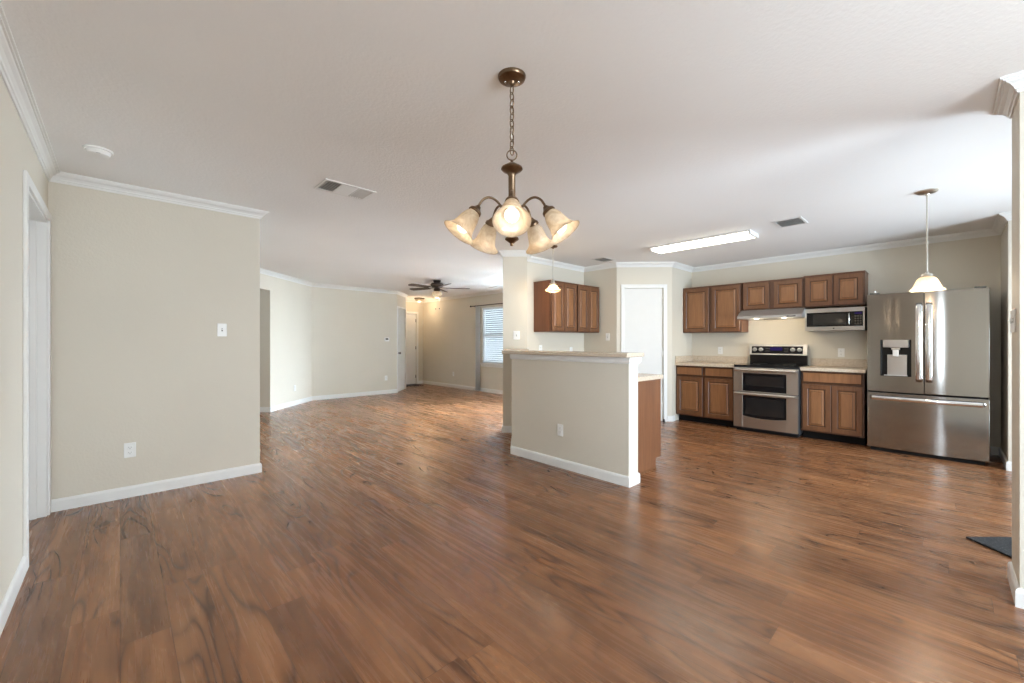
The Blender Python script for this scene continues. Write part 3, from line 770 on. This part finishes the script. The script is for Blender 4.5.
ch.build('chain', 'bronze', t, smooth=True)
MB().tube([(.004 * math.sin(i * 1.3), .004 * math.cos(i * 1.3), .74 - i * .01) for i in range(30)], .0016, 6).build('lamp_cord', 'nickel', t, smooth=True)
zr = .418
MB().tube([(.023 * math.cos(2 * PI * i / 28) * .72, -.023 * math.cos(2 * PI * i / 28) * .69, zr + .023 * math.sin(2 * PI * i / 28)) for i in range(28)], .0028, 8, closed=True).build('hanging_ring', 'bronze', t, smooth=True)
MB().lathe([(.001, .398), (.006, .396), (.007, .385), (.018, .380), (.030, .372), (.048, .360), (.050, .353), (.042, .345), (.028, .338), (.020, .330), (.016, .322), (.016, .19),
            (.022, .182), (.030, .165), (.040, .140), (.043, .115), (.036, .085), (.022, .060), (.014, .048), (.030, .038), (.032, .030), (.018, .020), (.008, .012), (.007, .002), (.001, 0)][::-1], 32).build('stem', 'bronze', t, smooth=True)
bell = [(.021, .0), (.026, -.006), (.034, -.020), (.040, -.038), (.044, -.060), (.047, -.080), (.052, -.098), (.062, -.112), (.073, -.122), (.078, -.125)]
bell_in = [(r - .0035, z_ + .001) for r, z_ in bell][::-1]
view_az = R(90 - 43.6)
for i in range(5):
    az = view_az + PI + i * 2 * PI / 5
    ca, sa = math.cos(az), math.sin(az)
    def pt(r, z_): return (r * ca, r * sa, z_)
    path = [(.030, .130), (.042, .160), (.062, .190), (.086, .208), (.111, .212), (.135, .200), (.150, .180), (.160, .160)]
    # smooth the arm
    P = [Vector(pt(*q)) for q in path]; sm = []
    for j in range(len(P) - 1):
        p0 = P[max(j - 1, 0)]; p1 = P[j]; p2 = P[j + 1]; p3 = P[min(j + 2, len(P) - 1)]
        for s in range(5):
            u = s / 5; sm.append(.5 * ((2 * p1) + (-p0 + p2) * u + (2 * p0 - 5 * p1 + 4 * p2 - p3) * u * u + (-p0 + 3 * p1 - 3 * p2 + p3) * u ** 3))
    sm.append(P[-1])
    arm = MB().tube(sm, .0055, 10).build('arm', 'bronze', t, smooth=True)
    tl = R(36)
    m = Matrix.Translation(pt(.160, .160)) @ Matrix.Rotation(az, 4, 'Z') @ Matrix.Rotation(-tl, 4, 'Y')
    MB().lathe([(.001, .008), (.010, .008), (.014, .0), (.020, -.008), (.029, -.016), (.031, -.026), (.024, -.030), (.001, -.030)], 24, 0, m).build('socket_cup', 'bronze', arm, smooth=True)
    ms = m @ Matrix.Translation((0, 0, -.022))
    MB().lathe(bell + bell_in, 40, 0, ms, caps=False).build('glass_shade', 'shade', arm, smooth=True, angle=60)
    bl = MB().sphere((0, 0, 0), .030, 20, 12); bl.lathe([(.013, .02), (.013, .06)], 14, 0)
    bl.v = [tuple(ms @ Matrix.Translation((0, 0, -.085)) @ Vector(p)) for p in bl.v]
    bl.build('bulb', 'bulb', arm, smooth=True)
    p = ms @ Vector((0, 0, -.128))
    plight('chandelier_light', p, 0.18, WARM, .02, t)

# ------------------------------------------------------------------ pendants
t = thing('pendant_lamp', 'nickel rod pendant with a wide alabaster glass shade in front of the refrigerator', 'pendant lamp', (4.721, .095, 1.625), 0, 'kitchen pendant lamps')
MB().lathe([(.001, .780), (.012, .780), (.016, .790), (.055, .797), (.066, .807), (.066, .815), (.001, .815)], 32).build('canopy', 'nickel', t, smooth=True)
MB().tube([(0, 0, .155), (0, 0, .785)], .0055, 10).build('rod', 'nickel', t, smooth=True)
MB().lathe([(.001, .160), (.012, .158), (.014, .148), (.034, .142), (.036, .128), (.030, .120), (.001, .118)], 24).build('socket_cap', 'nickel', t, smooth=True)
pr = [(.028, .125), (.044, .118), (.060, .100), (.070, .076), (.080, .052), (.090, .030), (.106, .018), (.112, .014)]
MB().lathe(pr + [(r - .004, z_ - .002) for r, z_ in pr][::-1], 48, caps=False).build('glass_shade', 'shade', t, smooth=True, angle=60)
MB().sphere((0, 0, .065), .028, 16, 10).build('bulb', 'bulb', t, smooth=True)
plight('pendant_light', (0, 0, -.02), 4.0, WARM, .02, t)

t = thing('pendant_lamp', 'slim nickel rod pendant with a small clear glass shade over the bar', 'pendant lamp', (3.984, 3.428, 1.855), 0, 'kitchen pendant lamps')
MB().lathe([(.001, .55), (.010, .55), (.014, .558), (.05, .566), (.058, .576), (.058, .585), (.001, .585)], 32).build('canopy', 'bronze', t, smooth=True)
MB().tube([(0, 0, .15), (0, 0, .555)], .005, 10).build('rod', 'nickel', t, smooth=True)
MB().lathe([(.001, .165), (.018, .162), (.022, .15), (.024, .118), (.034, .112), (.046, .104), (.046, .098), (.024, .094), (.001, .094)], 24).build('socket_cap', 'nickel', t, smooth=True)
pr = [(.028, .100), (.042, .085), (.058, .078), (.056, .062), (.075, .044), (.098, .028), (.096, .018), (.070, .004), (.045, -.004)]
MB().lathe(pr + [(r - .003, z_) for r, z_ in pr][::-1], 40, caps=False).build('glass_shade', 'pglass', t, smooth=True, angle=60)
MB().sphere((0, 0, .052), .032, 16, 10).build('bulb', 'bulb', t, smooth=True)
plight('pendant_light', (0, 0, -.03), 4.0, WARM, .02, t)

# ------------------------------------------------------------------ ceiling fan
fx, fyy = 4.552, 6.937
t = thing('ceiling_fan', 'dark bronze five-blade ceiling fan with a lit bowl light in the living room', 'ceiling fan', (fx, fyy, 2.09))
MB().lathe([(.001, .29), (.03, .29), (.055, .305), (.075, .33), (.075, .35), (.001, .35)], 28).build('canopy', 'fanmetal', t, smooth=True)
MB().lathe([(.001, .20), (.05, .20), (.10, .215), (.125, .24), (.128, .275), (.11, .295), (.06, .305), (.001, .305)], 36).build('motor_housing', 'fanmetal', t, smooth=True)
MB().lathe([(.001, .13), (.05, .135), (.07, .155), (.055, .20), (.001, .20)], 28).build('switch_housing', 'fanmetal', t, smooth=True)
for i in range(5):
    az = R(-43.6) + R(12) + i * 2 * PI / 5
    m = Matrix.Rotation(az, 4, 'Z')
    br = MB().add([m @ Vector(p) for p in [(.09, -.018, .205), (.21, -.012, .196), (.21, .012, .196), (.09, .018, .205), (.09, -.018, .211), (.21, -.012, .202), (.21, .012, .202), (.09, .018, .211)]],
                  [(0, 3, 2, 1), (4, 5, 6, 7), (0, 1, 5, 4), (1, 2, 6, 5), (2, 3, 7, 6), (3, 0, 4, 7)]).build('blade_bracket', 'fanmetal', t)
    pl = [(.18, -.045), (.30, -.058), (.55, -.066), (.62, -.060), (.648, -.030), (.655, 0), (.648, .030), (.62, .060), (.55, .066), (.30, .058), (.18, .045)]
    b = MB().prism(pl, -.003, .003)
    mm = m @ Matrix.Translation((0, 0, .204)) @ Matrix.Rotation(R(12), 4, 'X')
    b.v = [tuple(mm @ Vector(p)) for p in b.v]
    b.build('blade', 'blade', t)
lk = MB().lathe([(.052, .135), (.085, .120), (.105, .085), (.100, .050), (.070, .018), (.03, .004), (.001, .0)], 36, caps=False).build('light_bowl', 'shade', t, smooth=True, angle=60)
MB().sphere((0, 0, .07), .035, 16, 10).build('bulb', 'fanbulb', t, smooth=True)
plight('fan_light', (0, 0, -.03), 1.5, WARM, .03, t)
for dx, dz in ((-.03, -.20), (.055, -.19)):
    c = MB().tube([(dx, .0, .15), (dx, .0, dz)], .0014, 6).build('pull_chain', 'nickel', t)
    MB().lathe([(.001, dz - .03), (.008, dz - .028), (.009, dz - .005), (.001, dz)], 12, 0, Matrix.Translation((dx, 0, 0))).build('pull_knob', 'fanmetal', c, smooth=True)

# entry ceiling light
t = thing('ceiling_light', 'small glowing bowl ceiling light by the front door', 'ceiling light', (6.02, 10.05, 2.33))
MB().lathe([(.001, .085), (.135, .085), (.14, .095), (.14, .11), (.001, .11)], 32).build('mount_ring', 'fanmetal', t, smooth=True)
MB().lathe([(.130, .086), (.128, .070), (.110, .040), (.07, .014), (.02, .002), (.001, .0)], 36, caps=False).build('glass_bowl', 'shade', t, smooth=True, angle=60)
MB().sphere((0, 0, .055), .025, 14, 8).build('bulb', 'fanbulb', t, smooth=True)
plight('entry_light', (0, 0, -.03), 5, (1, .76, .5), .05, t)

# fluorescent fixture
t = thing('fluorescent_light', 'long white fluorescent ceiling fixture with glowing lens above the kitchen', 'ceiling light', (5.08, 2.03, 2.36))
MB().box(-.150, .150, -.585, .585, .062, .08).build('housing', 'trim', t, bevel=.004)
for s in (-1, 1):
    MB().box(-.145, .145, s * .575 - .012, s * .575 + .012, .030, .062).build('end_cap', 'trim', t, bevel=.004)
lens = MB(); pv = [(-.13, .062), (-.127, .045), (-.11, .034), (.11, .034), (.127, .045), (.13, .062)]
v = [(x, -.563, z_) for x, z_ in pv] + [(x, .563, z_) for x, z_ in pv]
lens.add(v, [(i, i + 1, i + 7, i + 6) for i in range(5)] + [tuple(range(6)), tuple(range(11, 5, -1)), (0, 6, 11, 5)])
lens.build('diffuser_lens', 'tube', t)

# ------------------------------------------------------------------ vents, detector, plates
def vent(label, loc, sx, sy, along='x', zones=1):
    t = thing('ceiling_vent', label, 'vent', loc, 0)
    m = .022
    f_ = MB(); f_.box(-sx / 2, sx / 2, -sy / 2, -sy / 2 + m, -.008, -.0005); f_.box(-sx / 2, sx / 2, sy / 2 - m, sy / 2, -.008, -.0005)
    f_.box(-sx / 2, -sx / 2 + m, -sy / 2 + m, sy / 2 - m, -.008, -.0005); f_.box(sx / 2 - m, sx / 2, -sy / 2 + m, sy / 2 - m, -.008, -.0005)
    for k in range(1, zones):
        x = -sx / 2 + sx * k / zones; f_.box(x - .004, x + .004, -sy / 2 + m, sy / 2 - m, -.009, -.002)
    f_.build('vent_frame', 'trim', t, bevel=.002)
    MB().box(-sx / 2 + m, sx / 2 - m, -sy / 2 + m, sy / 2 - m, -.0015, -.0005).build('vent_shade_sheet', 'grey', t)  # dark sheet paints the shade inside the duct
    s = MB(); n = 12
    for z in range(zones):
        a = -sx / 2 + m + (sx - 2 * m) * z / zones; b_ = -sx / 2 + m + (sx - 2 * m) * (z + 1) / zones
        if zones > 1 and z != 1 or along == 'y':
            nn = max(5, int((b_ - a) / (.017 if zones > 1 else .026)))
            for i in range(nn):
                x = a + (b_ - a) * (i + .5) / nn; dz = .006 if z == 0 else -.006
                s.add([(x - dz, -sy / 2 + m, -.009), (x + dz, -sy / 2 + m, -.002), (x + dz, sy / 2 - m, -.002), (x - dz, sy / 2 - m, -.009)], [(0, 1, 2, 3)])
        else:
            nn = int((sy - 2 * m) / .016)
            for i in range(nn):
                y = -sy / 2 + m + (sy - 2 * m) * (i + .5) / nn
                s.add([(a, y - .006, -.002), (b_, y - .006, -.002), (b_, y + .006, -.009), (a, y + .006, -.009)], [(0, 1, 2, 3)])
    o = s.build('louvres', 'trim', t); o.modifiers.new('thickness', 'SOLIDIFY').thickness = .001
    return t
vent('white three-section ceiling vent left of the chandelier', (1.307, 3.305, H), .40, .26, 'x', 3)
vent('small white ceiling vent right of the fluorescent light', (4.93, 1.08, H), .32, .25, 'y')
vent('white ceiling vent above the pantry-side upper cabinets', (5.17, 3.47, H), .31, .22, 'y')
vent('distant white ceiling vent near the living room window', (6.05, 6.90, H), .15, .30, 'x')
t = thing('smoke_detector', 'round white smoke detector on the ceiling near the left wall', 'smoke detector', (-.10, 3.70, H))
MB().lathe([(.001, -.040), (.040, -.040), (.052, -.034), (.058, -.020), (.060, -.012)], 36).build('detector_cover', 'white', t, smooth=True)
MB().lathe([(.066, -.013), (.070, -.010), (.070, -.0005), (.001, -.0005)][::-1], 36).build('mounting_plate', 'white', t, smooth=True)
MB().box(-.01, .01, -.05, -.042, -.036, -.030).build('indicator_window', 'grey', t)

def plate(kind, label, loc, rz, n=1, group='white switch and outlet plates', w=None):
    """local front faces -y"""
    nm = {'o': 'power_outlet', 's': 'light_switch'}[kind]
    t = thing(nm, label, 'outlet' if kind == 'o' else 'light switch', loc, rz, group)
    w = w or (.070 + .046 * (n - 1))
    MB().box(-w / 2, w / 2, -.007, -.0005, -.0575, .0575).build('wall_plate', 'white', t, bevel=.003)
    for i in range(n):
        x = (i - (n - 1) / 2) * .046
        if kind == 'o':
            for s in (-1, 1):
                rr = MB().box(x - .017, x + .017, -.009, -.006, s * .020 - .014, s * .020 + .014).build('receptacle', 'white', t, bevel=.005)
                MB().box(x - .008, x - .006, -.0095, -.0085, s * .020 - .002, s * .020 + .007).box(x + .006, x + .008, -.0095, -.0085, s * .020 - .001, s * .020 + .006).box(x - .002, x + .002, -.0095, -.0085, s * .020 - .010, s * .020 - .006).build('slots', 'dark', rr)
        else:
            MB().box(x - .005, x + .005, -.008, -.0065, -.012, .012).build('switch_slot', 'grey', t)
            MB().add([(x - .004, -.007, -.004), (x + .004, -.007, -.004), (x + .004, -.018, .006), (x - .004, -.018, .006), (x - .004, -.007, .008), (x + .004, -.007, .008)], [(0, 1, 2, 3), (3, 2, 5, 4), (0, 3, 4), (1, 5, 2), (0, 4, 5, 1)]).build('toggle', 'white', t)
    return t
plate('s', 'white light switch on the beige wall at the left', (.655, YF, 1.327), 0)
plate('o', 'white outlet low on the beige wall at the left', (.056, YF, .370), 0)
plate('o', 'white outlet on the half wall below the bar top', (3.10, 2.572, .365), rk)
u = (516.5 - 503) / 24
plate('s', 'white light switch on the column above the bar', (A_[0] + (B_[0] - A_[0]) * u, A_[1] + (B_[1] - A_[1]) * u, 1.31), R(-45), 1, w=.084)
plate('o', 'white outlet above the counter left of the range', (XK, 2.43, 1.085), rk)
plate('o', 'white outlet above the counter right of the range', (XK, .93, 1.08), rk)
plate('o', 'white outlet behind the bar, nearest the column', (4.48, 4.10, 1.117), 0)
plate('o', 'white outlet behind the bar, under the second upper cabinet', (5.20, 4.10, 1.08), 0)
plate('s', 'white light switch beside the pantry door', (5.54, 3.638, 1.300), rk)
plate('s', 'wide white switch plate on the wall end at the right edge', (3.215, -.24, 1.325), R(180), 3)
plate('o', 'white outlet on the angled living room wall', (2.441, 8.641, .33), R(45))
plate('o', 'white outlet low on the far living room wall', (4.546, 9.087, .37), 0)
plate('o', 'white outlet low on the wall between front door and window', (XW, 9.068, .362), rk)
t = thing('thermostat', 'white thermostat on the far living room wall', 'thermostat', (4.56, 9.087, 1.28))
MB().box(-.06, .06, -.022, -.0005, -.045, .045).build('thermostat_body', 'white', t, bevel=.005)
MB().box(-.035, .035, -.0235, -.021, -.01, .03).build('thermostat_screen', 'grey', t)

# door mats and door stop
o = MB().box(0, .95, -.62, 0, 0, .012).build('door_mat', 'mat', bevel=.004)
o.location = (3.807, -.092, .0005); o.rotation_euler = (0, 0, R(-45)); tag(o, 'charcoal speckled door mat on the floor at the right', 'door mat')
o = MB().box(0, .75, 0, .45, 0, .012).build('door_mat', 'mat', bevel=.004)
o.location = (5.45, 10.12, .0005); tag(o, 'dark door mat at the front door', 'door mat')
o = MB().lathe([(.001, 0), (.018, 0), (.018, .012), (.014, .035), (.012, .045), (.001, .048)], 16).build('door_stop', 'black', smooth=True)
o.location = (*ps(.70, -.06), 0.0005); tag(o, 'small black door stop on the floor by the pantry door', 'door stop')
